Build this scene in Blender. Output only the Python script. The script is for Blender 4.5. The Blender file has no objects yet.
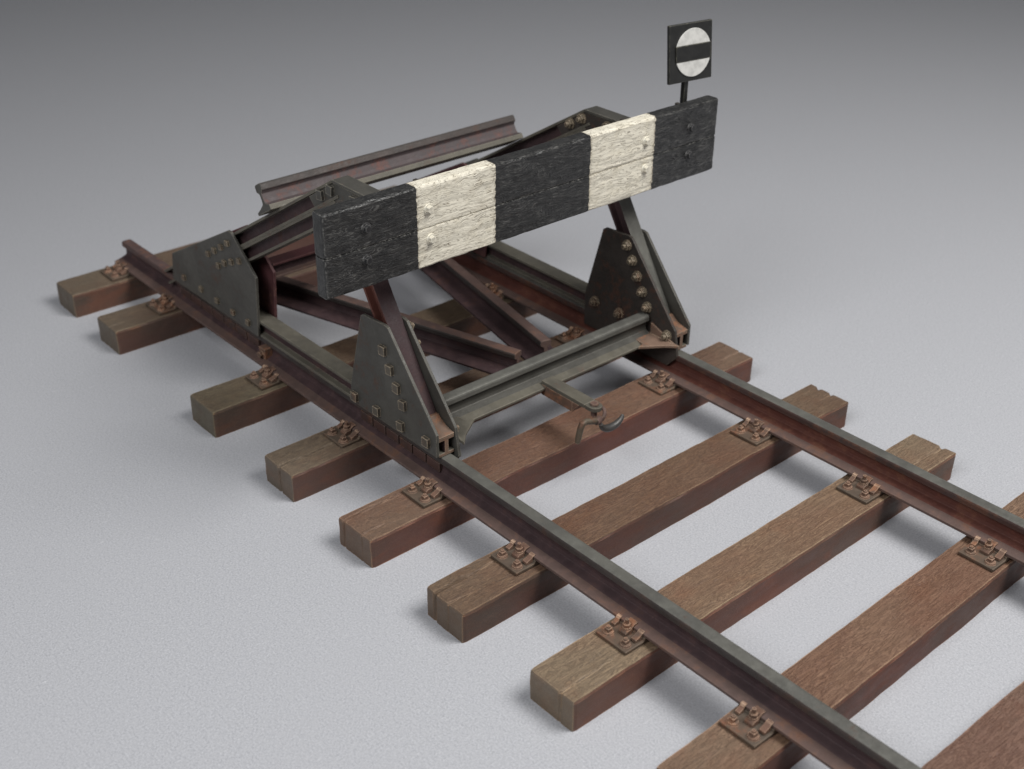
import bpy, math, random
from mathutils import Vector, Matrix, noise
random.seed(7)
S = bpy.context.scene
COL = S.collection

# ------------------------------------------------------------------ materials
def mat(name):
    m = bpy.data.materials.new(name); m.use_nodes = True
    nt = m.node_tree; nt.nodes.clear()
    out = nt.nodes.new('ShaderNodeOutputMaterial'); b = nt.nodes.new('ShaderNodeBsdfPrincipled')
    nt.links.new(b.outputs[0], out.inputs[0])
    return m, nt, b
class G:
    """small node-graph helper"""
    def __init__(s, nt): s.nt = nt
    def n(s, t, **k):
        x = s.nt.nodes.new(t)
        for a, v in k.items(): setattr(x, a, v)
        return x
    def put(s, inp, v):
        if isinstance(v, bpy.types.NodeSocket): s.nt.links.new(v, inp)
        else: inp.default_value = v
    def coord(s): return s.n('ShaderNodeTexCoord').outputs['Object']
    def mapping(s, v, scale=(1,1,1), loc=(0,0,0), rot=(0,0,0)):
        m = s.n('ShaderNodeMapping'); s.put(m.inputs[0], v)
        m.inputs['Scale'].default_value = scale
        s.put(m.inputs['Location'], loc); m.inputs['Rotation'].default_value = rot
        return m.outputs[0]
    def noise(s, v, scale, detail=3, rough=.55, dist=0.0, lac=2.0):
        t = s.n('ShaderNodeTexNoise'); s.put(t.inputs['Vector'], v)
        t.inputs['Scale'].default_value = scale; t.inputs['Detail'].default_value = detail
        t.inputs['Roughness'].default_value = rough; t.inputs['Distortion'].default_value = dist
        t.inputs['Lacunarity'].default_value = lac
        return t.outputs['Fac']
    def math(s, op, a, b=0.0, clamp=False):
        m = s.n('ShaderNodeMath', operation=op); m.use_clamp = clamp
        s.put(m.inputs[0], a); s.put(m.inputs[1], b); return m.outputs[0]
    def rng(s, v, a, b, lo=0.0, hi=1.0):
        m = s.n('ShaderNodeMapRange'); m.interpolation_type = 'SMOOTHSTEP'
        s.put(m.inputs['Value'], v); s.put(m.inputs['From Min'], a); s.put(m.inputs['From Max'], b)
        m.inputs['To Min'].default_value = lo; m.inputs['To Max'].default_value = hi
        return m.outputs['Result']
    def mix(s, f, a, b, mode='MIX'):
        m = s.n('ShaderNodeMix', data_type='RGBA', blend_type=mode)
        s.put(m.inputs[0], f)
        for i, c in ((6, a), (7, b)):
            s.put(m.inputs[i], c if isinstance(c, bpy.types.NodeSocket) else (*c, 1) if len(c) == 3 else c)
        return m.outputs[2]
    def bump(s, h, strength, dist=.01, normal=None):
        b = s.n('ShaderNodeBump'); b.inputs['Strength'].default_value = strength; b.inputs['Distance'].default_value = dist
        s.put(b.inputs['Height'], h)
        if normal is not None: s.put(b.inputs['Normal'], normal)
        return b.outputs[0]
    def sep(s, v):
        x = s.n('ShaderNodeSeparateXYZ'); s.put(x.inputs[0], v); return x.outputs
    def edge(s, radius, lo=.04, hi=.25):
        """worn-edge mask: where the rounded normal leaves the true one"""
        bv = s.n('ShaderNodeBevel'); bv.samples = 4; bv.inputs['Radius'].default_value = radius
        ge = s.n('ShaderNodeNewGeometry')
        d = s.n('ShaderNodeVectorMath', operation='DOT_PRODUCT')
        s.put(d.inputs[0], bv.outputs[0]); s.put(d.inputs[1], ge.outputs['Normal'])
        return s.rng(s.math('SUBTRACT', 1.0, d.outputs['Value']), lo, hi)
    def rnd(s): return s.n('ShaderNodeObjectInfo').outputs['Random']
    def wpos(s): return s.n('ShaderNodeNewGeometry').outputs['Position']

def metal(name, base, base2, rust, rust_amt, edge_col, edge_amt, rough=.5, metallic=.25, speck=.25):
    m, nt, b = mat(name); g = G(nt)
    p = g.wpos()
    n1 = g.noise(p, 5.0, 4, .6); n2 = g.noise(p, 26.0, 4, .65); n3 = g.noise(p, 120.0, 2, .6)
    c = g.mix(g.rng(n1, .35, .65), base, base2)
    c = g.mix(g.math('MULTIPLY', g.rng(n2, .45, .75), speck), c, tuple(x*1.9 for x in base2))
    rm = g.math('ADD', g.math('MULTIPLY', n1, .55), g.math('MULTIPLY', n2, .45))
    c = g.mix(g.rng(rm, .62-rust_amt*.34, .74-rust_amt*.28), c, g.mix(n3, rust, tuple(x*.45 for x in rust)))
    if edge_amt:
        e = g.math('MULTIPLY', g.edge(.008), g.rng(n2, .3, .6, .35, 1.0))
        c = g.mix(g.math('MULTIPLY', e, edge_amt), c, edge_col)
    nt.links.new(c, b.inputs['Base Color'])
    b.inputs['Metallic'].default_value = metallic; b.inputs['Specular IOR Level'].default_value = .38
    g.put(b.inputs['Roughness'], g.rng(n2, .3, .7, rough-.08, rough+.14))
    g.put(b.inputs['Normal'], g.bump(g.math('ADD', n3, g.math('MULTIPLY', n2, .7)), .22, .006))
    return m
M = {}
M['steel'] = metal('weathered_steel', (.150,.147,.130), (.115,.112,.101), (.14,.10,.08), .10, (.42,.40,.35), .7, .42, .3, .12)
M['headside'] = metal('rail_head_side', (.050,.043,.040), (.066,.052,.047), (.11,.065,.05), .25, (.36,.33,.28), .6, .48, .25, .1)
M['headred'] = metal('rail_head_side_red', (.085,.045,.038), (.062,.042,.038), (.16,.075,.05), .35, (.36,.31,.26), .6, .48, .25, .1)
M['greyweb'] = metal('pinkish_grey_rust', (.085,.066,.066), (.066,.056,.057), (.19,.095,.08), .38, (.3,.24,.19), .4, .6, .1)
M['olive'] = metal('olive_steel', (.128,.117,.092), (.098,.090,.074), (.15,.095,.07), .2, (.40,.35,.27), .6, .52, .15)
M['web'] = metal('shaded_purple_rust', (.044,.026,.028), (.066,.038,.039), (.12,.06,.05), .25, (.22,.14,.12), .35, .6, .1)  # purple rust, darkened to paint in the shade below heads and flanges
M['redweb'] = metal('red_rust', (.085,.029,.022), (.11,.038,.027), (.20,.08,.05), .3, (.3,.18,.12), .3, .6, .1)
M['foot'] = metal('rust_foot', (.098,.065,.057), (.12,.075,.063), (.21,.11,.075), .32, (.36,.27,.20), .5, .6, .12)
M['stub'] = metal('rail_end_rust', (.105,.072,.066), (.085,.055,.052), (.22,.11,.075), .3, (.3,.22,.17), .4, .62, .1)
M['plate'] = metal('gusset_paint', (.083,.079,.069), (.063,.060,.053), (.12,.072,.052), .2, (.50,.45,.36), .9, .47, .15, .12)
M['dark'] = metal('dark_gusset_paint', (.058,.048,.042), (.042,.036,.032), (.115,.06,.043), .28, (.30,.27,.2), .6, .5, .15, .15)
M['red'] = metal('wine_rust', (.095,.034,.036), (.062,.026,.027), (.20,.09,.07), .28, (.36,.2,.18), .5, .6, .1, .1)
M['tan'] = metal('bolt_tan', (.13,.105,.075), (.09,.072,.053), (.18,.09,.055), .35, (.55,.45,.32), 1.0, .52, .15)
M['boltplate'] = metal('bolt_gusset_paint', (.105,.09,.07), (.078,.068,.055), (.18,.11,.07), .28, (.72,.58,.42), 1.0, .5, .15)
M['orange'] = metal('orange_rust', (.165,.090,.062), (.092,.063,.048), (.34,.155,.085), .38, (.58,.40,.28), .8, .75, .05)
M['cap'] = metal('tan_orange_rust', (.185,.118,.084), (.125,.086,.064), (.33,.155,.085), .4, (.62,.47,.34), .8, .75, .05)
M['chair'] = metal('chair_plate', (.088,.068,.052), (.115,.078,.055), (.24,.105,.06), .32, (.36,.27,.18), .7, .62, .1)
M['bare'] = metal('bare_steel', (.10,.097,.095), (.07,.065,.06), (.13,.085,.06), .3, (.4,.39,.38), .7, .42, .45)

def grain(g, v, along, k=1.0, off=None):
    """contour-like wavy grain lines running along one axis"""
    sc = [72*k, 72*k, 72*k]; sc[along] = 5.2*k
    vv = g.mapping(v, tuple(sc), off if off is not None else (0,0,0))
    n = g.noise(vv, 1.0, 2.0, .5, .8)
    l1 = g.math('PINGPONG', g.math('MULTIPLY', n, 8.0), .5)      # 0..0.5 contour lines
    return g.rng(l1, .02, .20), n, g.rng(l1, .34, .49)

def wood(name, ca, cb, cc, blotch, light, line_dark, bump, edge_col, edge_amt=.5, lines=.7, stain=.6, stain_col=(.165,.075,.040), ridge=.0, mid_amt=.8, mid_col=(.115,.066,.043), end_amt=.8, end_col=(.135,.115,.085)):
    m, nt, b = mat(name); g = G(nt)
    co = g.coord(); r = g.rnd()
    off = g.n('ShaderNodeCombineXYZ'); g.put(off.inputs[0], g.math('MULTIPLY', r, 31.0)); g.put(off.inputs[1], g.math('MULTIPLY', r, 17.0)); g.put(off.inputs[2], g.math('MULTIPLY', r, 11.0))
    ln, n, rdg = grain(g, co, 1, .9, off.outputs[0])
    big = g.noise(g.mapping(co, (2.2, 1.3, 2.2), off.outputs[0]), 1.0, 3, .6)
    med = g.noise(g.mapping(co, (14, 3, 14), off.outputs[0]), 1.0, 4, .65)
    c = g.mix(g.rng(big, .36, .62), ca, cb)
    c = g.mix(g.math('MULTIPLY', g.rng(med, .5, .72), .75), c, cc)
    c = g.mix(g.math('MULTIPLY', g.rng(n, .5, .75), light), c, blotch)
    fade = g.rng(g.noise(g.mapping(co, (3,1.2,3), off.outputs[0]), 1.3, 2), .35, .6, .25, 1.0)
    c = g.mix(g.math('MULTIPLY', g.math('MULTIPLY', g.math('SUBTRACT', 1.0, ln), lines), fade), c, line_dark)
    c = g.mix(g.math('MULTIPLY', g.math('MULTIPLY', rdg, ridge), fade), c, tuple(x*1.25 for x in blotch))
    warm = g.noise(g.mapping(co, (2.6, 1.7, 3.4), off.outputs[0]), 1.7, 4, .62)
    c = g.mix(g.math('MULTIPLY', g.rng(warm, .50, .66), stain), c, stain_col)
    ya = g.math('ABSOLUTE', g.sep(co)[1])
    pos = g.math('ADD', ya, g.math('MULTIPLY', g.math('SUBTRACT', warm, .5), 1.6))
    c = g.mix(g.math('MULTIPLY', g.rng(pos, .95, .45), mid_amt), c, g.mix(.62, c, mid_col))
    c = g.mix(g.math('MULTIPLY', g.rng(pos, .80, 1.15), end_amt), c, g.mix(.45, c, end_col))
    fine = g.noise(co, 150.0, 2, .6)
    c = g.mix(g.math('MULTIPLY', g.rng(fine, .45, .7), .18), c, tuple(min(1, x*1.7) for x in blotch))
    if edge_amt:
        e = g.math('MULTIPLY', g.edge(.010, .03, .2), g.rng(med, .35, .6, .15, 1.0))
        c = g.mix(g.math('MULTIPLY', e, edge_amt), c, edge_col)
    tint = g.n('ShaderNodeObjectInfo').outputs['Color']
    c = g.mix(1.0, c, tint, 'MULTIPLY')
    nt.links.new(c, b.inputs['Base Color'])
    g.put(b.inputs['Roughness'], g.rng(med, .3, .7, .5, .72))
    g.put(b.inputs['Normal'], g.bump(g.math('ADD', g.math('MULTIPLY', ln, .8), g.math('MULTIPLY', fine, .35)), bump, .006))
    return m
M['wtop'] = wood('sleeper_top_wood', (.140,.108,.080), (.118,.074,.054), (.125,.086,.062), (.215,.165,.118), .3, (.066,.043,.033), .65, (.52,.41,.30), .7, .55, .5, (.140,.070,.044), .6, .8, (.118,.068,.047), .8, (.122,.100,.076))
M['wside'] = wood('sleeper_side_wood', (.095,.044,.036), (.060,.045,.037), (.110,.046,.032), (.13,.075,.055), .22, (.045,.028,.022), .25, (.40,.22,.11), .8, .22, .55, (.155,.052,.028), 0, .5, (.095,.038,.030), .5, (.095,.055,.040))
M['wend'] = wood('sleeper_end_wood', (.108,.086,.076), (.088,.070,.060), (.108,.068,.056), (.16,.125,.10), .25, (.06,.046,.037), .25, (.36,.24,.14), .6, .2, .25)

def board_mat():
    m, nt, b = mat('banded_board_paint'); g = G(nt)
    co = g.coord(); x, y, z = g.sep(co)
    wob = g.math('MULTIPLY', g.math('SUBTRACT', g.noise(co, 45.0, 2), .5), .022)
    ya = g.math('ABSOLUTE', g.math('SUBTRACT', g.math('ADD', y, wob), .008))
    # bands, measured from the middle: black 0-.265, white .265-.700, black beyond
    wm = g.math('MULTIPLY', g.math('GREATER_THAN', ya, BAND0), g.math('LESS_THAN', ya, BAND1))
    wm = wm
    v = g.mapping(co, (78, 4.0, 78))
    warp = g.noise(g.mapping(co, (5, 4.5, 8)), 1.0, 2)
    add = g.n('ShaderNodeVectorMath', operation='ADD'); cmb = g.n('ShaderNodeCombineXYZ')
    g.put(cmb.inputs[0], g.math('MULTIPLY', warp, 3.0)); g.put(cmb.inputs[2], g.math('MULTIPLY', warp, 10.0)); g.put(add.inputs[0], v); g.put(add.inputs[1], cmb.outputs[0])
    n = g.noise(add.outputs[0], 1.0, 2.0, .45, .7)
    l = g.math('PINGPONG', g.math('MULTIPLY', n, 7.0), .5)
    groove = g.math('SUBTRACT', 1.0, g.rng(l, .0, .10))
    ridge = g.rng(l, .37, .49)
    n2 = g.noise(co, 18.0, 4, .6); n3 = g.noise(co, 90.0, 3, .6)
    white = g.mix(g.rng(n2, .4, .75), (.78,.73,.61), (.70,.645,.52))
    white = g.mix(g.math('MULTIPLY', groove, g.rng(n2, .34, .62, .4, .85)), white, (.23,.175,.11))
    chip = g.rng(g.math('ADD', g.math('MULTIPLY', n2, .6), g.math('MULTIPLY', n3, .4)), .66, .70)
    white = g.mix(g.math('MULTIPLY', chip, .8), white, (.13,.10,.06))
    black = g.mix(g.rng(n2, .35, .7), (.0165,.0163,.0165), (.025,.0247,.0245))
    black = g.mix(g.math('MULTIPLY', ridge, g.rng(n2, .36, .62, .25, .9)), black, (.115,.112,.105))
    black = g.mix(groove, black, (.008,.008,.009))
    e = g.edge(.012, .03, .2)
    black = g.mix(g.math('MULTIPLY', e, g.rng(n3, .48, .62, .0, .9)), black, (.38,.37,.34))
    white = g.mix(g.math('MULTIPLY', g.math('MULTIPLY', e, g.rng(n3, .52, .6)), .9), white, (.10,.08,.05))
    # smudged edge of the white paint
    nb = g.math('MINIMUM', g.math('ABSOLUTE', g.math('SUBTRACT', ya, BAND0)), g.math('ABSOLUTE', g.math('SUBTRACT', ya, BAND1)))
    white = g.mix(g.math('MULTIPLY', g.rng(nb, .0, .02, 1.0, 0.0), g.rng(n3, .45, .6, .1, .8)), white, (.14,.10,.06))
    c = g.mix(wm, black, white)
    nt.links.new(c, b.inputs['Base Color'])
    g.put(b.inputs['Roughness'], g.math('ADD', g.math('MULTIPLY', wm, .15), .37))
    h = g.math('ADD', g.math('MULTIPLY', g.math('SUBTRACT', 1.0, groove), 1.0), g.math('ADD', g.math('MULTIPLY', n3, .35), g.math('MULTIPLY', wm, .5)))
    g.put(b.inputs['Normal'], g.bump(h, .7, .010))
    return m
BAND0, BAND1 = .298, .745
M['board'] = board_mat()

def simple(name, col, rough=.5, var=.25, sc=30, edge=None):
    m, nt, b = mat(name); g = G(nt); co = g.coord()
    n = g.noise(co, sc, 4, .6)
    c = g.mix(g.rng(n, .35, .7), col, tuple(x*(1-var) for x in col))
    if edge: c = g.mix(g.math('MULTIPLY', g.edge(.008), g.rng(g.noise(co, 60, 2), .4, .6, .2, 1.0)), c, edge)
    nt.links.new(c, b.inputs['Base Color']); b.inputs['Roughness'].default_value = rough
    g.put(b.inputs['Normal'], g.bump(n, .15, .006))
    return m
M['signblack'] = simple('sign_black_paint', (.019,.019,.018), .45, .35, 25, (.30,.28,.20))
M['signwhite'] = simple('sign_white_paint', (.60,.59,.56), .55, .25, 22)
M['boltwhite'] = simple('bolt_white_paint', (.74,.69,.57), .45, .45, 40, (.85,.82,.72))
M['boltblack'] = simple('bolt_black_paint', (.018,.018,.019), .45, .3, 40, (.16,.155,.15))

def ground_mat():
    m, nt, b = mat('grey_card'); g = G(nt); p = g.wpos()
    f1 = g.noise(p, 115.0, 3, .7); f2 = g.noise(p, 40.0, 3, .6); f3 = g.noise(p, 1.1, 3, .5)
    fib = g.noise(g.mapping(p, (120, 30, 30), rot=(0,0,.6)), 1.0, 3, .6, .8)
    c = g.mix(g.rng(f1, .3, .7), (.32,.324,.345), (.49,.494,.520))
    c = g.mix(g.math('MULTIPLY', g.rng(f2, .35, .65), .5), c, (.425,.428,.448))
    c = g.mix(g.math('MULTIPLY', g.rng(fib, .60, .72), .35), c, (.60,.603,.62))
    c = g.mix(g.math('MULTIPLY', g.rng(f3, .35, .7), .25), c, (.41,.412,.435))
    sp = g.n('ShaderNodeTexVoronoi'); g.put(sp.inputs['Vector'], p); sp.inputs['Scale'].default_value = 2.6
    speck = g.math('MULTIPLY', g.math('LESS_THAN', sp.outputs['Distance'], .008), g.math('GREATER_THAN', g.sep(sp.outputs['Color'])[0], .62))
    c = g.mix(g.math('MULTIPLY', speck, .8), c, (.08,.075,.07))
    nt.links.new(c, b.inputs['Base Color']); b.inputs['Roughness'].default_value = .8
    b.inputs['Specular IOR Level'].default_value = .25
    g.put(b.inputs['Normal'], g.bump(g.math('ADD', f1, fib), .25, .006))
    return m
M['ground'] = ground_mat()

# ------------------------------------------------------------------ mesh building
class MB:
    def __init__(s): s.v = []; s.f = []; s.m = []; s.sm = []
    def add(s, vs, fs, mi=0, smooth=False):
        o = len(s.v); s.v += [tuple(v) for v in vs]
        for i, f in enumerate(fs):
            s.f.append([o+k for k in f]); s.m.append(mi[i] if isinstance(mi, list) else mi); s.sm.append(smooth)
    def prism(s, poly, a, b, fn, mi=0, mcap=None):
        """poly [(p,q)] swept from a to b; fn(p,q,t)->xyz"""
        n = len(poly)
        vs = [fn(p, q, a) for p, q in poly] + [fn(p, q, b) for p, q in poly]
        fs = [(i, (i+1) % n, n+(i+1) % n, n+i) for i in range(n)]
        mis = list(mi) if isinstance(mi, (list, tuple)) else [mi]*n
        fs += [tuple(range(n-1, -1, -1)), tuple(range(n, 2*n))]
        mis += [mis[0] if mcap is None else mcap]*2
        s.add(vs, fs, mis)
    def box(s, lo, hi, mi=0):
        s.prism([(lo[0],lo[1]),(hi[0],lo[1]),(hi[0],hi[1]),(lo[0],hi[1])], lo[2], hi[2], lambda p,q,t:(p,q,t), mi)
    def cyl(s, c, axis, r0, r1, h, n=12, mi=0, smooth=False, rot=0):
        ax = Vector(axis).normalized(); t = ax.orthogonal().normalized()
        if abs(ax.z) < .9: t = Vector((0,0,1)).cross(ax).normalized()
        u = ax.cross(t); c = Vector(c); vs = []
        for r, d in ((r0, 0), (r1, h)):
            for i in range(n):
                a = 2*math.pi*i/n+rot; vs.append(c+ax*d+(t*math.cos(a)+u*math.sin(a))*r)
        fs = [(i, (i+1) % n, n+(i+1) % n, n+i) for i in range(n)]
        s.add(vs, fs, mi, smooth); s.add(vs, [tuple(range(n-1,-1,-1)), tuple(range(n,2*n))], mi)
    def tube(s, pts, rad, n=10, mi=0):
        pts = [Vector(p) for p in pts]; rs = rad if isinstance(rad, list) else [rad]*len(pts)
        vs = []; prev = None
        for i, p in enumerate(pts):
            d = (pts[min(i+1,len(pts)-1)]-pts[max(i-1,0)]).normalized()
            t = d.orthogonal().normalized() if prev is None else (prev-d*prev.dot(d)).normalized(); prev = t
            u = d.cross(t)
            for k in range(n):
                a = 2*math.pi*k/n; vs.append(p+(t*math.cos(a)+u*math.sin(a))*rs[i])
        fs = [(i*n+k, i*n+(k+1) % n, (i+1)*n+(k+1) % n, (i+1)*n+k) for i in range(len(pts)-1) for k in range(n)]
        s.add(vs, fs, mi, True); s.add(vs, [tuple(range(n-1,-1,-1)), tuple(range((len(pts)-1)*n, len(pts)*n))], mi)
    def mesh(s, name, mats):
        me = bpy.data.meshes.new(name); me.from_pydata(s.v, [], s.f)
        for m in mats: me.materials.append(M[m])
        me.polygons.foreach_set('material_index', s.m); me.polygons.foreach_set('use_smooth', s.sm)
        import bmesh
        bm = bmesh.new(); bm.from_mesh(me); bmesh.ops.recalc_face_normals(bm, faces=bm.faces[:]); bm.to_mesh(me); bm.free()
        me.update(); return me
    def obj(s, name, mats, parent=None, bevel=0.0, loc=None):
        if isinstance(mats, str): mats = [mats]
        o = bpy.data.objects.new(name, s.mesh(name, mats)); COL.objects.link(o)
        if loc is not None: o.location = loc
        if parent: o.parent = parent
        if bevel:
            b = o.modifiers.new('bevel', 'BEVEL'); b.width = bevel; b.segments = 2; b.limit_method = 'ANGLE'; b.angle_limit = math.radians(40); b.harden_normals = False
        return o
def tag(o, label=None, cat=None, group=None, kind=None):
    for k, v in (('label',label),('category',cat),('group',group),('kind',kind)):
        if v: o[k] = v
    return o
def empty(name, loc=(0,0,0)):
    o = bpy.data.objects.new(name, None); COL.objects.link(o); o.location = loc; o.empty_display_size = .1; return o
def dup(o, parent, loc=None):
    c = o.copy(); COL.objects.link(c); c.parent = parent
    if loc is not None: c.location = loc
    return c
def copy_tree(o, parent, loc=None):
    c = dup(o, parent, loc)
    for ch in list(o.children): copy_tree(ch, c)
    return c

# ------------------------------------------------------------------ measures (metres, full-size track)
RY = .784            # rail centre line
ZT = .313            # rail head top
ZB = .182            # rail foot bottom = chair plate top
SH = .152            # sleeper height
RAIL = [(-.0976,0),(.0976,0),(.0976,.014),(.052,.025),(.016,.038),(.011,.055),(.011,.083),(.022,.092),(.0327,.097),(.0327,.119),(.029,.128),(.018,.131),
        (-.018,.131),(-.029,.128),(-.0327,.119),(-.0327,.097),(-.022,.092),(-.011,.083),(-.011,.055),(-.016,.038),(-.052,.025),(-.0976,.014)]
# material per side of the profile: 0 head steel, 1 web rust, 2 foot
RM = [2,2,2,1,1,1,1,1,4,4,0,0,0,4,4,1,1,1,1,1,2,2]
def ibeam(W, H, t=.014, w=.012):
    a = W/2; b = w/2
    return [(-a,0),(a,0),(a,t),(b,t),(b,H-t),(a,H-t),(a,H),(-a,H),(-a,H-t),(-b,H-t),(-b,t),(-a,t)]
IM = [0,0,0,1,0,0,0,0,0,1,0,0]

# ------------------------------------------------------------------ ground
gm = MB(); R_ = 60
gm.add([(-R_,-R_,0),(R_,-R_,0),(R_,R_,0),(-R_,R_,0)], [(0,1,2,3)])
tag(gm.obj('ground', 'ground'), kind='structure')

# ------------------------------------------------------------------ sleepers with their chair plates
def screw_mb():
    b = MB(); b.cyl((0,0,0),(0,0,1),.026,.022,.009,10,0,False); b.box((-.012,-.012,.009),(.012,.012,.025)); b.cyl((0,0,.025),(0,0,1),.010,.008,.008,8)
    return b
def clip_mb(s):
    """clamp bridging the rail foot; s=-1 outer side"""
    b = MB()
    pr = [(.142,.0),(.142,.014),(.132,.022),(.112,.024),(.094,.040),(.072,.042),(.072,.036),(.0985,.029),(.104,.0)]
    if s > 0: pr = [(.128,.0),(.128,.014),(.112,.022),(.094,.038),(.076,.040),(.076,.036),(.0985,.029),(.104,.0)]
    b.prism(pr, -.021, .021, lambda p,q,t:(t, s*p, q))
    return b
def clipbolt_mb(s):
    b = MB(); y = s*.116
    b.cyl((0,y,.020),(0,0,1),.019,.018,.008,10); b.cyl((0,y,.028),(0,0,1),.017,.017,.016,6); b.cyl((0,y,.044),(0,0,1),.0095,.0085,.022,8)
    return b
def lug_mb(s, k):
    b = MB()
    if k: b.prism([(.138,0),(.138,.012),(.116,.020),(.090,.034),(.086,.031),(.100,.028),(.104,0)], .046, .074, lambda p,q,t:(t, s*p, q))
    else: b.prism([(.130,0),(.130,.010),(.110,.017),(.090,.033),(.086,.031),(.100,.028),(.104,0)], -.074, -.052, lambda p,q,t:(t, s*p, q))
    return b
def make_chair(parent):
    b = MB(); T = ZB-SH
    b.prism([(-.206,0),(.135,0),(.135,.016),(.104,.016),(.100,T-.0015),(-.100,T-.0015),(-.104,.016),(-.206,.016)], -.086, .086, lambda p,q,t:(t,p,q))
    p = b.obj('base_plate', 'chair', parent, .004)
    first = None
    for dx in (-.046, .050):
        if first is None: q = first = screw_mb().obj('screw', 'orange', p, .002, (dx, -.172, .0155))
        else: q = dup(first, p, (dx, -.172, .0155))
    for s in (-1, 1):
        clip_mb(s).obj('rail_clip', 'orange', p, .003, (0,0,T-.0145))
    clipbolt_mb(-1).obj('clip_bolt', 'orange', p, .002, (0,0,T-.013))
    for k in (0, 1): lug_mb(-1, k).obj('lug', 'orange', p, .002, (0,0,T-.012))
    return p
W_ = .249
CR = {3:[(-1,.010,.012,.42,.030)], 4:[(-1,-.085,.010,.4,.022),(-1,.055,.008,.2,.010),(1,.03,.014,.2,.02)],
      5:[(-1,-.062,.011,.5,.026),(-1,.03,.008,.15,.008),(1,-.06,.022,.2,.03),(1,.02,.02,.16,.026)], 6:[(-1,.05,.010,.4,.012),(1,.045,.022,.3,.028)], 2:[(1,.05,.016,.3,.02)], 1:[(-1,.03,.007,.2,.006)], 7:[(1,.04,.016,.3,.02)]}
FAR = {2: 1.06}
def sleeper_mesh(i, half):
    """solid block, finely divided, with splits and worn edges; local y long axis"""
    nx, ny, nz = 46, 130, 12
    idx = {}; vs = []; fs = []; ms = []
    cracks = CR.get(i, [])
    def pos(a, b, c):
        x = -W_/2+W_*a/nx; z = SH*c/nz
        t = b/ny; t = t-.045*math.sin(2*math.pi*t)*0
        u = 2*t-1; u = math.copysign(abs(u)**.8, u) if abs(u) > 1e-6 else 0
        y = half*u if u < 0 else FAR.get(i, half)*u
        p = Vector((x*3+i*7.1, y*3, z*3))
        n = noise.noise_vector(p*1.1)*.0035 + noise.noise_vector(p*6)*.0016
        ox, oy, oz = n.x, n.y*1.5, n.z
        # eased, knocked edges
        ex = min(a, nx-a) == 0; ez = c == nz; ey = min(b, ny-b) == 0
        if ex and ez:
            k = .004+.004*max(0, noise.noise(Vector((y*9, i*3.3, x*50)))); ox += -math.copysign(k, x); oz -= k
        if ey and ez: oz -= .004; oy -= math.copysign(.004, y)
        if ey and ex: ox -= math.copysign(.004, x); oy -= math.copysign(.004, y)
        for (s, cx, wd, ln, dp) in cracks:
            if s > 0: wd *= .75; dp *= .6
            d = (half if s < 0 else FAR.get(i, half))-s*y                       # distance in from that end
            if d < ln:
                f = 1-d/ln
                cxx = cx+.012*noise.noise(Vector((y*5, i, 2.2)))
                ww = wd*(.35+.65*f); k = max(0, 1-abs(x-cxx)/ww)
                if c == nz: oz -= dp*f*k
                if ey: oy -= s*dp*.8*k*(.35+.65*z/SH)
        if c == 0: oz = 0
        return (x+ox, y+oy, z+oz)
    def vid(a, b, c):
        k = (a, b, c)
        if k not in idx: idx[k] = len(vs); vs.append(pos(a, b, c))
        return idx[k]
    def face(q, m): fs.append([vid(*k) for k in q]); ms.append(m)
    for a in range(nx):
        for b in range(ny):
            face([(a,b,nz),(a+1,b,nz),(a+1,b+1,nz),(a,b+1,nz)], 0)
            face([(a,b,0),(a,b+1,0),(a+1,b+1,0),(a+1,b,0)], 1)
    for b in range(ny):
        for c in range(nz):
            face([(0,b,c),(0,b,c+1),(0,b+1,c+1),(0,b+1,c)], 1)
            face([(nx,b,c),(nx,b+1,c),(nx,b+1,c+1),(nx,b,c+1)], 1)
    for a in range(nx):
        for c in range(nz):
            face([(a,0,c),(a+1,0,c),(a+1,0,c+1),(a,0,c+1)], 2)
            face([(a,ny,c),(a,ny,c+1),(a+1,ny,c+1),(a+1,ny,c)], 2)
    me = bpy.data.meshes.new('railway_sleeper'); me.from_pydata(vs, [], fs)
    for m in ('wtop','wside','wend'): me.materials.append(M[m])
    me.polygons.foreach_set('material_index', ms); me.update()
    return me
SL = [ # centre x, y offset, rotation, half length, tint, label
 (-3.500, .0272,-.0138,1.285,(.98,.96,.88),'rearmost wooden sleeper with reddish side, under the bare tail end of the left rail'),
 (-2.900, .0168,-.0137,1.290,(.98,.96,.88),'sleeper with rust coloured side under the rear corner of the big rear gusset plate'),
 (-1.7635,-.0008,-.0032,1.300,(.92,.95,.84),'olive topped uncracked sleeper crossing midway between the rear and front gusset plates'),
 (-1.0225,-.0043,.0027,1.302,(1.0,.95,.88),'sleeper with a deep split in its near end below the front gusset plate'),
 (-.3636,-.0156,.0019,1.303,(1.12,.93,.84),'brown sleeper directly beneath the dangling coupling hook'),
 (.2799,-.0106,.0073,1.310,(.98,.84,.72),'heavily grained dark brown sleeper, the first one wholly clear of the buffer stop'),
 (.9302,-.0129,.0134,1.308,(1.30,1.20,1.04),'pale tan sleeper with its whole square near end lowest in the picture'),
 (1.5799,-.010,.0243,1.305,(1.18,.97,.84),'sleeper whose near end is cut off by the bottom edge of the picture'),
 (2.223,0,0,1.30,(1.05,.86,.82),'blurred brown sleeper showing only a corner at the bottom right of the picture'),
]
proto_chair = None
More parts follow.
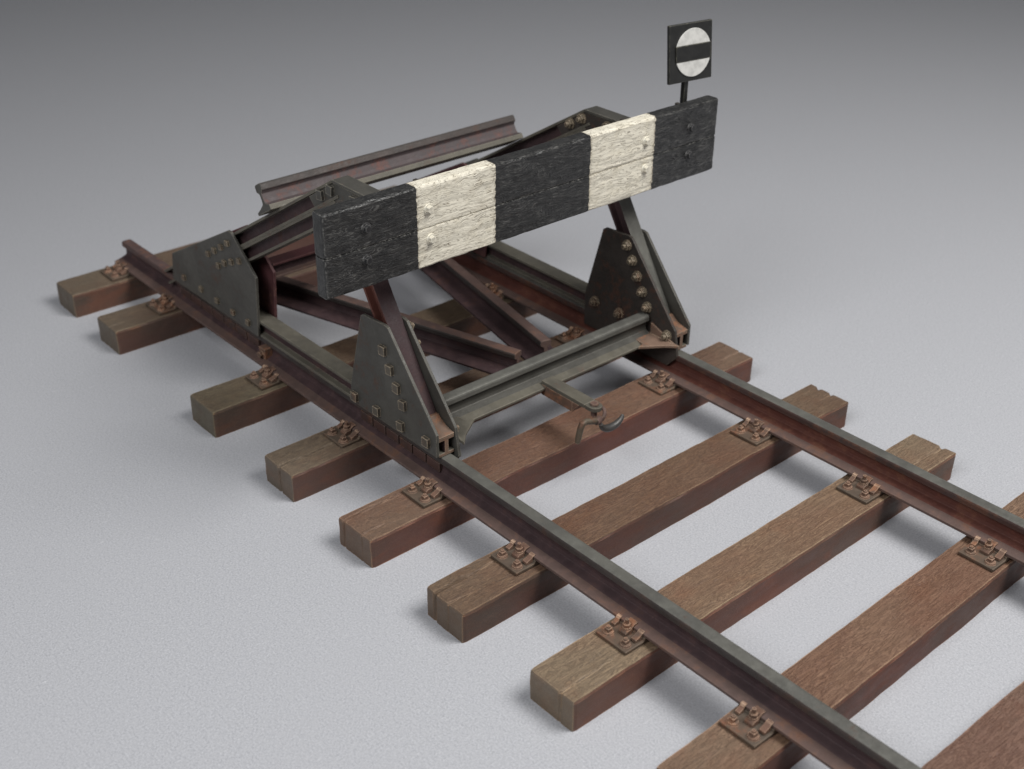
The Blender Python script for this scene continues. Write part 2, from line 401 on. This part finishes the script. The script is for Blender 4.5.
for i, (cx, dy, rot, half, tint, lab) in enumerate(SL):
    o = bpy.data.objects.new('railway_sleeper', sleeper_mesh(i, half)); COL.objects.link(o)
    o.location = (cx, dy, 0); o.rotation_euler = (0,0,rot); o.color = (*tint, 1)
    tag(o, lab, 'sleeper', 'wooden sleepers under the rails')
    for s in (-1, 1):
        ly = s*RY-dy
        lx = ly*math.sin(rot)
        if proto_chair is None:
            proto_chair = make_chair(o); c = proto_chair; c.location = (lx, ly, SH+.001)
        else: c = copy_tree(proto_chair, o, (lx, ly, SH+.001))
        c.rotation_euler = (0,0,-rot)

# ------------------------------------------------------------------ running rails
def rail_mb(length_a, length_b, fn, mats=RM):
    b = MB(); b.prism(RAIL, length_a, length_b, fn, mats, 0); return b
XR0, XR1 = -3.60, 3.3
for s, lab in ((-1,'left running rail with grey worn head, ending in a bare stub behind the rear gusset'), (1,'right running rail with reddish web facing the track, leaving the picture at the right edge')):
    rb = rail_mb(-2.90, XR1, lambda p,q,t:(t, p, q)); rb.prism(RAIL, XR0, -2.90, lambda p,q,t:(t, p, q), [3 if k in (0,4) else k for k in RM], 3)
    r = rb.obj('running_rail', ['steel','redweb' if s > 0 else 'web','foot','stub','headred' if s > 0 else 'headside'], None, .0025, (0, s*RY, ZB+.0005))
    tag(r, lab, 'rail', 'running rails')
    if s < 0:
        for (x0, x1) in ((-1.02,-.375), (-2.86,-1.98)):
            n = 6 if x0 > -2 else 7
            f = MB()
            for k in range(n):
                a = x0+(x1-x0)*k/n; b2 = x0+(x1-x0)*(k+1)/n-.010
                f.box((a, -.030, .038),(b2, -.0115, .088))
            f.obj('fish_plate', 'headred', r, .003)
        # joint clamp at the rear fish plate's end
        j = MB(); j.box((-1.93,-.062,.022),(-1.87,-.012,.085)); j.cyl((-1.90,-.062,.05),(0,-1,0),.018,.018,.02,6); j.obj('rail_joint_clamp', 'orange', r, .003)

# ------------------------------------------------------------------ buffer stop
BS = empty('buffer_stop', (-.9,0,ZT))
tag(BS, 'rusty steel buffer stop with black and white striped timber beam, on the track end', 'buffer stop')
OFF = Vector((-.9,0,ZT))
def part(b, name, mats, parent=None, bevel=.003, at=None, kind=None, label=None):
    """geometry is given in world coordinates; place the object at 'at' (world) under the stop"""
    at = Vector(at) if at is not None else Vector((0,0,0))
    b.v = [tuple(Vector(v)-at) for v in b.v]
    o = b.obj(name, mats, None, bevel)
    if parent is None or parent is BS: o.parent = BS; o.location = at-OFF
    else: o.parent = parent; o.location = at-Vector(parent['_at'])
    o['_at'] = tuple(at)
    if label: o['label'] = label
    return o
HEX = {}
def bolt(parent, pos, ny, kind='hex', mat_='tan'):
    """bolt head pointing along +-y (ny=-1/1) or +x (ny=0)"""
    key = (kind, ny, mat_)
    if key not in HEX:
        b = MB(); ax = (0,ny,0) if ny else (1,0,0)
        if kind == 'hex':
            b.prism([(-.0215,-.023),(.0215,-.023),(.0215,.023),(-.0215,.023)], 0, .018, lambda p,q,t:(p, ny*t, q))
        elif kind == 'nut':
            b.cyl((0,0,0),ax,.030,.030,.008,14,0,False); A = Vector(ax)
            b.cyl(A*.008,ax,.024,.024,.018,6,0,False,.3); b.cyl(A*.026,ax,.013,.012,.014,10)
        elif kind == 'rivet':
            b.prism([(-.016,-.015),(.016,-.015),(.014,.014),(-.014,.014)], 0, .014, lambda p,q,t:(p, ny*t, q))
        elif kind == 'board':
            A = Vector(ax); b.cyl((0,0,0),ax,.026,.024,.006,14); b.cyl(A*.006,ax,.019,.016,.016,6,0,False,.4)
        HEX[key] = b.mesh('bolt', [mat_])
    o = bpy.data.objects.new('bolt', HEX[key]); COL.objects.link(o); o.parent = parent
    o.location = Vector(pos)-Vector(parent['_at'])
    if kind in ('hex','rivet'): o.rotation_euler = (0, random.uniform(-.12,.12), 0)
    return o
YO, YI = .845, .720                                # outer and inner faces of the gusset plates (absolute y)
PT = .016
YC = (YO+YI)/2
FRONT_O = [(-.362,.326),(-.362,.445),(-.71,.862),(-.735,.868),(-.905,.858),(-.925,.845),(-1.045,.42),(-1.045,.326)]
FRONT_I = [(-.335,.30),(-.362,.445),(-.71,.862),(-.735,.868),(-.905,.858),(-.925,.845),(-1.045,.42),(-1.045,.226),(-.40,.226)]
REAR = [(-1.925,.326),(-1.890,.685),(-2.105,.872),(-2.14,.874),(-2.845,.500),(-2.875,.326)]
FB = [(-.745,.735),(-.696,.652),(-.648,.575),(-.604,.503),(-1.005,.37),(-.82,.372),(-.626,.378),(-.43,.385)]
FBI = [(-.735,.815),(-.690,.742),(-.648,.665),(-.605,.59),(-.563,.515),(-.957,.40),(-.767,.40),(-.41,.405)]
RB = [(-2.38,.660),(-2.305,.705),(-2.225,.752),(-2.150,.800),(-2.275,.625),(-2.205,.665),(-2.125,.700),(-2.04,.735),(-2.715,.395),(-2.517,.395),(-2.34,.388),(-2.168,.382),(-2.01,.382)]
Sx = .596; ANG = math.atan(Sx); CA, SA = math.cos(ANG), math.sin(ANG)
def stz(x): return .872+Sx*(x+2.1)
AX, AZ = -1.12, stz(-1.12)                         # apex
YO0, YI0 = YO, YI
for s in (-1, 1):
    dY = .025 if s > 0 else 0
    YO, YI = YO0+dY, YI0+dY; YC = (YO+YI)/2
    def xz(p, q, t): return (p, t, q)
    # gusset plates
    for face_out in (True, False):
        yy = s*YO if face_out else s*YI
        inner = yy-s*PT if face_out else yy+s*PT
        n = s if face_out else -s
        at = (-.7, (yy+inner)/2, .33)
        b = MB(); b.prism(FRONT_O if face_out else FRONT_I, yy, inner, xz)
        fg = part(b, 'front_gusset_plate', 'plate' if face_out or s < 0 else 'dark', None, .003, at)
        for (bx, bz) in (FB if face_out else FBI):
            bolt(fg, (bx, yy, bz), n, 'hex' if face_out else 'nut', 'boltplate' if face_out else 'tan')
        b = MB(); b.prism(REAR, yy, inner, xz)
        rg = part(b, 'rear_gusset_plate', ['plate' if face_out else 'red'], None, .003, (-2.3, (yy+inner)/2, .33))
        if face_out or s > 0:
            for (bx, bz) in RB: bolt(rg, (bx, yy, bz), n, 'rivet', 'tan')
    yc = s*YC
    WF = 2*(YO-PT-YC)-.004                         # flange width between the plates
    # base beam: low I-section sitting on the rail head
    b = MB(); b.prism(ibeam(WF, .098, .016, .022), -2.88, -.366, lambda p,q,t:(t, yc+p, ZT+.004+q), IM, 2)
    part(b, 'base_beam', ['olive','web','cap'], None, .002, (-1.6, yc, ZT))
    # sloped end block over the front end of the base beam
    b = MB(); b.prism([(-.364,.4165),(-.364,.423),(-.395,.429),(-.44,.443),(-.478,.472),(-.52,.472),(-.52,.4165)], yc-WF/2, yc+WF/2, xz)
    part(b, 'end_cap', 'cap', None, .006, (-.42, yc, .42))
    # rear strut: two I-sections one on the other, rising to the apex
    for (lo, hi, x0, x1) in ((.0, .088, -3.02, AX), (.088, .172, -2.80, AX-.04)):
        b = MB()
        prof = ibeam(WF+ (.004 if lo == 0 else 0), hi-lo, .014, .014)
        def along(p, q, t):                        # t measured along the slope from x0, q up from the flange bottom
            x = x0+t*CA; z = stz(x0)+t*SA; d = lo+((hi-lo)-q)
            return (x+d*SA, yc+p, z-d*CA)
        b.prism(prof, 0, (x1-x0)/CA, along, IM, 0)
        part(b, 'rear_strut', ['olive','web'], None, .002, (-2.1, yc, .8))
    # level head piece from the apex to the board
    b = MB(); b.prism(ibeam(WF+.004, .17, .014, .014), AX-.002, -.705, lambda p,q,t:(t, yc+p, AZ-.17+q), IM, 0)
    part(b, 'head_piece', ['plate','plate'], None, .002, (-.9, yc, AZ))
    # cheek plates with bolts
    ck = [(-1.335,stz(-1.335)-.020),(-1.135,AZ-.018),(-.712,AZ-.018),(-.712,1.20),(-1.0,1.13),(-1.22,1.20)]
    for face_out in (True, False):
        yy = yc+s*(WF/2-.004)*(1 if face_out else -1); inner = yy-s*.010*(1 if face_out else -1)
        b = MB(); b.prism(ck, yy, inner, xz)
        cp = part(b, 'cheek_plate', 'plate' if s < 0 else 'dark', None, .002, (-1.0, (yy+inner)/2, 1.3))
        for (bx, bz) in ((-1.222,1.352),(-1.135,1.402),(-.945,1.405),(-1.10,1.28),(-.95,1.28)):
            bolt(cp, (bx, yy, bz), s if face_out else -s, 'hex' if s < 0 else 'nut', 'plate' if s < 0 else 'tan')
    # front strut: foot to the front
    k = 1/1.62; fa = math.atan(1.62); ca, sa = -math.cos(fa), math.sin(fa)
    def fst(p, q, t): # t along upward, q depth behind the foot
        x = -.733-(.45-.86)*k+ca*t; z = .45+sa*t
        return (x-q*sa, yc+p, z+q*ca)
    L = (1.30-.45)/sa
    b = MB(); b.prism(ibeam(WF-.002, .095, .013, .014), -.02, L, fst, [0,0,1,1,1,1,1,1,1,1,1,1], 0)
    part(b, 'front_strut', ['web' if s < 0 else 'steel','redweb' if s < 0 else 'web'], None, .002, (-.8, yc, .9))
    # mounting channel behind the board
    b = MB(); b.prism([(-.705,-.21),(-.684,-.21),(-.684,.21),(-.705,.21),(-.735,.21),(-.735,.19),(-.705,.19),(-.705,-.19),(-.735,-.19),(-.735,-.21)], 1.19, 1.53, lambda p,q,t:(p, s*.845+q, t))
    part(b, 'mounting_channel', 'dark', None, .002, (-.70, s*.845, 1.36))
    # triangular bracket plate at the front beam end
    zt = .372
    b = MB(); b.prism([(-.560,s*(.712+dY)),(-.560,s*(.60+dY)),(-.462,s*(.585+dY)),(-.452,s*(.545+dY)),(-.375,s*(.66+dY)),(-.318,s*(.716+dY))], zt-.008, zt+.008, lambda p,q,t:(p,q,t))
    b.prism([(-.52,zt),(-.33,zt),(-.52,zt+.07)], s*(.716+dY), s*(.704+dY), xz)
    part(b, 'corner_bracket', 'olive' if s < 0 else 'cap', None, .003, (-.45, s*.66, zt))
# front cross rail
FBX, FZ = -.565, .352
b = rail_mb(-.712, .728, lambda p,q,t:(FBX+p, t, FZ+q))
part(b, 'front_cross_rail', ['steel','plate','olive','olive','steel'], None, .003, (FBX,0,FZ))
# rear top rail lying on the sloping struts
xs = -1.645; zs = stz(xs)+.002; sc = 1.09
def tilt(p, q, t):
    u = -p; q = q*sc
    return (xs-u*CA*1.0-q*SA, t, zs-u*SA+q*CA)
b = MB(); b.prism([(min(u,.05) if w_ < .03 else u, w_) for u, w_ in RAIL], -.880, .765, tilt, RM, 0)
part(b, 'rear_top_rail', ['plate','greyweb','olive','olive','headside'], None, .003, (xs,0,zs), label='rusty rail lying across the sloping rear struts')
# rear cross beam between the inner rear gussets
b = MB(); b.prism(ibeam(.09, .085, .012, .012), -.718, .718, lambda p,q,t:(-1.96+p, t, .635+q), [0,0,0,1,0,2,2,2,0,1,0,0], 1)
part(b, 'rear_cross_beam', ['foot','web','red'], None, .002, (-1.96,0,.68))
# diagonal braces (rails) from the rear corners to the middle of the front cross rail
for (p0, p1) in (((-2.95,-.672),(-.735,-.022)), ((-2.95,.640),(-.735,.170))):
    a = Vector(p0); d = Vector(p1)-a; Ld = d.length; d.normalize(); nrm = Vector((-d.y, d.x))
    b = rail_mb(0, Ld, lambda p,q,t:(a.x+d.x*t-nrm.x*p, a.y+d.y*t-nrm.y*p, .318+q*.93))
    part(b, 'diagonal_brace', ['foot','web','web','web','headside'], None, .003, (a.x,a.y,.32))

# striped buffer beam: two planks one on the other
BX, BT, BZ0, BZ1, BW = -.600, .080, 1.161, 1.551, 1.221
BZM = BZ0+.485*(BZ1-BZ0)
def plank(z0, z1, seed):
    """finely divided block so its edges and ends are worn, not ruled"""
    b = MB(); ny, nz, nx = 200, 18, 6
    idx = {}
    def P(i, j, k):
        if (i,j,k) in idx: return idx[(i,j,k)]
        y = -BW+2*BW*i/ny; z = z0+(z1-z0)*j/nz; x = BX-BT+BT*k/nx
        ox = oz = oy = 0
        ej = j in (0,nz); ek = k in (0,nx); ei = i in (0,ny)
        q = Vector((y*4, z*4, seed))
        ox += .0022*noise.noise(Vector((y*2.2, z*30, seed)))+.0016*noise.noise(Vector((y*7, z*70, seed)))
        oz += .0025*noise.noise(Vector((y*5, seed, j*.5))) if 0 < j < nz else 0
        if ej and ek:
            r = .0035+.004*max(0, noise.noise(Vector((y*14, seed, 3+j)))); r *= (.45 if (j == nz) == (seed < 2) else 1)
            ox += -r if k == nx else r; oz += r if j == 0 else -r
        if ei and ek: ox += -.003 if k == nx else .003; oy += .003 if i == 0 else -.003
        if ei and ej: oz += .003 if j == 0 else -.003
        if ei: oy += .003*noise.noise(Vector((z*20, x*20, seed)))
        b.v.append((x+ox, y+oy, z+oz)); idx[(i,j,k)] = len(b.v)-1; return idx[(i,j,k)]
    def F(q): b.f.append([P(*t) for t in q]); b.m.append(0); b.sm.append(False)
    for i in range(ny):
        for j in range(nz):
            F([(i,j,nx),(i+1,j,nx),(i+1,j+1,nx),(i,j+1,nx)]); F([(i,j,0),(i,j+1,0),(i+1,j+1,0),(i+1,j,0)])
        for k in range(nx):
            F([(i,nz,k),(i+1,nz,k),(i+1,nz,k+1),(i,nz,k+1)]); F([(i,0,k),(i,0,k+1),(i+1,0,k+1),(i+1,0,k)])
    for j in range(nz):
        for k in range(nx):
            F([(0,j,k),(0,j,k+1),(0,j+1,k+1),(0,j+1,k)]); F([(ny,j,k),(ny,j+1,k),(ny,j+1,k+1),(ny,j,k+1)])
    return b
for (z0, z1, sd, bz) in ((BZ0, BZM-.0004, 1.3, 1.292), (BZM+.0004, BZ1, 5.7, 1.437)):
    p = part(plank(z0, z1, sd), 'buffer_plank', 'board', None, 0, (BX-BT/2, 0, (z0+z1)/2), label='upper striped timber plank' if sd > 2 else 'lower striped timber plank')
    for yb, m_ in ((-1.010,'boltblack'),(-.668,'boltwhite'),(.690,'boltwhite'),(1.015,'boltblack')):
        bolt(p, (BX-.001, yb+random.uniform(-.006,.006), bz), 0, 'board', m_)

# draw-bar bracket on the front cross rail
b = MB(); HY = -.038
def rounded(x0, x1, w, n=9):
    pts = [(x0,-w),(x1-w,-w)]+[(x1-w+w*math.sin(a), -w*math.cos(a)) for a in [math.pi*k/n for k in range(1,n)]]+[(x1-w,w),(x0,w)]
    return pts
ZH = .395
# top strap with an eye, drawn as a ring of quads round the hole
def strap(b, x0, x1, w, z0, z1, hole):
    outer = []; N = 28; cx = x1-w
    ring_o = []; ring_i = []
    for k in range(N):
        a = 2*math.pi*k/N; c_, s_ = math.cos(a), math.sin(a)
        ring_i.append((cx+hole*c_, HY+hole*s_))
        if c_ >= 0: ring_o.append((cx+w*c_, HY+w*s_))
        else:
            m = max(abs(c_), abs(s_)); ring_o.append((cx+w*c_/m, HY+w*s_/m))
    vs = [(x,y,z1) for x,y in ring_o]+[(x,y,z1) for x,y in ring_i]+[(x,y,z0) for x,y in ring_o]+[(x,y,z0) for x,y in ring_i]
    fs = []
    for k in range(N):
        l = (k+1) % N
        fs += [(k,l,N+l,N+k),(2*N+k,3*N+k,3*N+l,2*N+l),(k,2*N+k,2*N+l,l),(N+k,N+l,3*N+l,3*N+k)]
    b.add(vs, fs)
    b.box((x0,HY-w,z0),(cx-w+.0005,HY+w,z1))
strap(b, -.50, -.117, .037, ZH-.022, ZH, .017)
b.box((-.50,HY-.037,ZH-.080),(-.275,HY+.037,ZH-.022), 1)
b.prism([(-.275,ZH-.022),(-.275,ZH-.080),(-.225,ZH-.022)], HY-.037, HY+.037, lambda p,q,t:(p,t,q), 1, 1)
br = part(b, 'draw_bar', ['olive','orange'], None, .003, (-.4,HY,ZH))
b = MB(); b.cyl((-.158,HY,ZH-.06),(0,0,1),.0155,.0155,.068,12,0,True); b.cyl((-.158,HY,ZH+.002),(0,0,1),.022,.020,.008,12)
part(b, 'pin', 'foot', br, .002, (-.158,HY,ZH))

# coupling hook hanging from the pin
HK = empty('coupling_hook', (-.10,-.06,.30))
tag(HK, 'small double ended steel coupling hook hanging under the draw bar eye', 'hook')
ho = Vector((-.10,-.06,.30))
def hpart(b, name, mat_):
    b.v = [tuple(Vector(v)-ho) for v in b.v]; return b.obj(name, mat_, HK, .001)
XH = -.10
b = MB()
ring = [(-.128+.030*math.cos(a), -.030+.030*math.sin(a)*.6, .352+.030*math.sin(a)) for a in [2*math.pi*k/18 for k in range(19)]]
b.tube(ring, .010, 8)
b.tube([(-.118,-.04,.335),(XH,-.062,.345),(XH+.005,-.085,.345)], [.016,.020,.018], 10)
hpart(b, 'hook_eye', 'foot')
b = MB(); b.tube([(XH,-.06,.343),(XH,-.10,.354),(XH,-.150,.370),(XH,-.172,.366),(XH,-.182,.345),(XH,-.196,.290),(XH,-.200,.270)], [.017,.016,.015,.0165,.016,.015,.011], 10)
hpart(b, 'bent_arm', 'tan')
b = MB()
cres = []
rr = []
for k in range(15):
    a = math.radians(190+k*155/14)
    cres.append((XH+.004,  .026+.078*math.cos(a), .328+.056*math.sin(a))); t = k/14
    rr.append(.010+.010*math.sin(math.pi*min(1, t*1.05))**1.0 if t < .95 else .007)
b.tube(cres, rr, 10)
hpart(b, 'crescent_hook', 'bare')

# ------------------------------------------------------------------ round stop signal on its post
SX, SY = -.700, 1.100
SG = empty('stop_signal', (SX, 1.075, 1.2))
tag(SG, 'small black square signal board with white barred disc on a thin post behind the beam', 'signal')
so = Vector((SX,1.075,1.2))
SM = Matrix.Translation((SX,1.091,1.79)) @ Matrix.Rotation(-.087,4,'Z') @ Matrix.Rotation(-.12,4,'Y') @ Matrix.Rotation(-.024,4,'X')
def spart(b, name, mat_, roll=True, bev=.002):
    b.v = [tuple(((SM @ Vector(v)) if roll else Vector(v))-so) for v in b.v]; return b.obj(name, mat_, SG, bev)
b = MB(); b.box((-.020,-.1455,-.1455),(0,.1455,.1455)); spart(b, 'panel', 'signblack', True, .004)
r_ = .121
up = [(r_*math.cos(a), r_*math.sin(a)) for a in [math.asin(.040/r_)+(math.pi-2*math.asin(.040/r_))*k/28 for k in range(29)]]
for sg in (1, -1):
    b = MB(); b.prism([(.012+p, -.002+sg*q) for p, q in up], .0005, .006, lambda p,q,t:(t,p,q)); spart(b, 'white_half_disc', 'signwhite', True, .002)
b = MB(); b.prism([(-.106,-.042),(.130,-.042),(.130,.038),(-.106,.038)], .0005, .008, lambda p,q,t:(t,p,q)); spart(b, 'black_bar', 'signblack')
b = MB(); b.box((SX-.030,1.066,1.20),(SX-.004,1.094,1.648)); spart(b, 'post', 'signblack', False)

for o in S.objects:
    if '_at' in o: del o['_at']

# ------------------------------------------------------------------ camera
cam = bpy.data.cameras.new('camera'); co = bpy.data.objects.new('camera', cam); COL.objects.link(co)
rt = Vector((.65430384,.75620236,.00666953)); upv = Vector((-.38241558,.32325054,.86560234)); fw = Vector((-.65241461,.56891747,-.50068763))
mw = Matrix((rt, upv, -fw)).transposed().to_4x4(); mw.translation = Vector((3.62593352,-3.86637647,3.60878831))
co.matrix_world = mw
cam.sensor_width = 36; cam.lens = 45.518; cam.clip_end = 500; cam.clip_start = .05
cam.dof.use_dof = True; cam.dof.focus_distance = 5.75; cam.dof.aperture_fstop = 1.3
S.camera = co

# ------------------------------------------------------------------ lamps
def area(name, loc, target, size, power, col=(1,1,1)):
    l = bpy.data.lights.new(name, 'AREA'); l.shape = 'RECTANGLE'; l.size, l.size_y = size; l.energy = power; l.color = col
    o = bpy.data.objects.new(name, l); COL.objects.link(o); o.location = loc
    o.rotation_euler = (Vector(target)-Vector(loc)).to_track_quat('-Z','Y').to_euler(); return o
area('key_lamp', (5.0, 2.9, 10.0), (-.4,-.3,0), (5.6,5.6), 1360, (1.0,.99,.97))
area('fill_lamp', (1.5,-9,9.5), (-.5,.5,0), (6,6), 860, (.98,.99,1.0))
w = bpy.data.worlds.new('World'); S.world = w; w.use_nodes = True
w.node_tree.nodes['Background'].inputs[0].default_value = (.66,.68,.72,1); w.node_tree.nodes['Background'].inputs[1].default_value = .10

S.view_settings.view_transform = 'Standard'; S.view_settings.look = 'None'; S.view_settings.exposure = 0; S.view_settings.gamma = 1
S.cycles.use_denoising = True
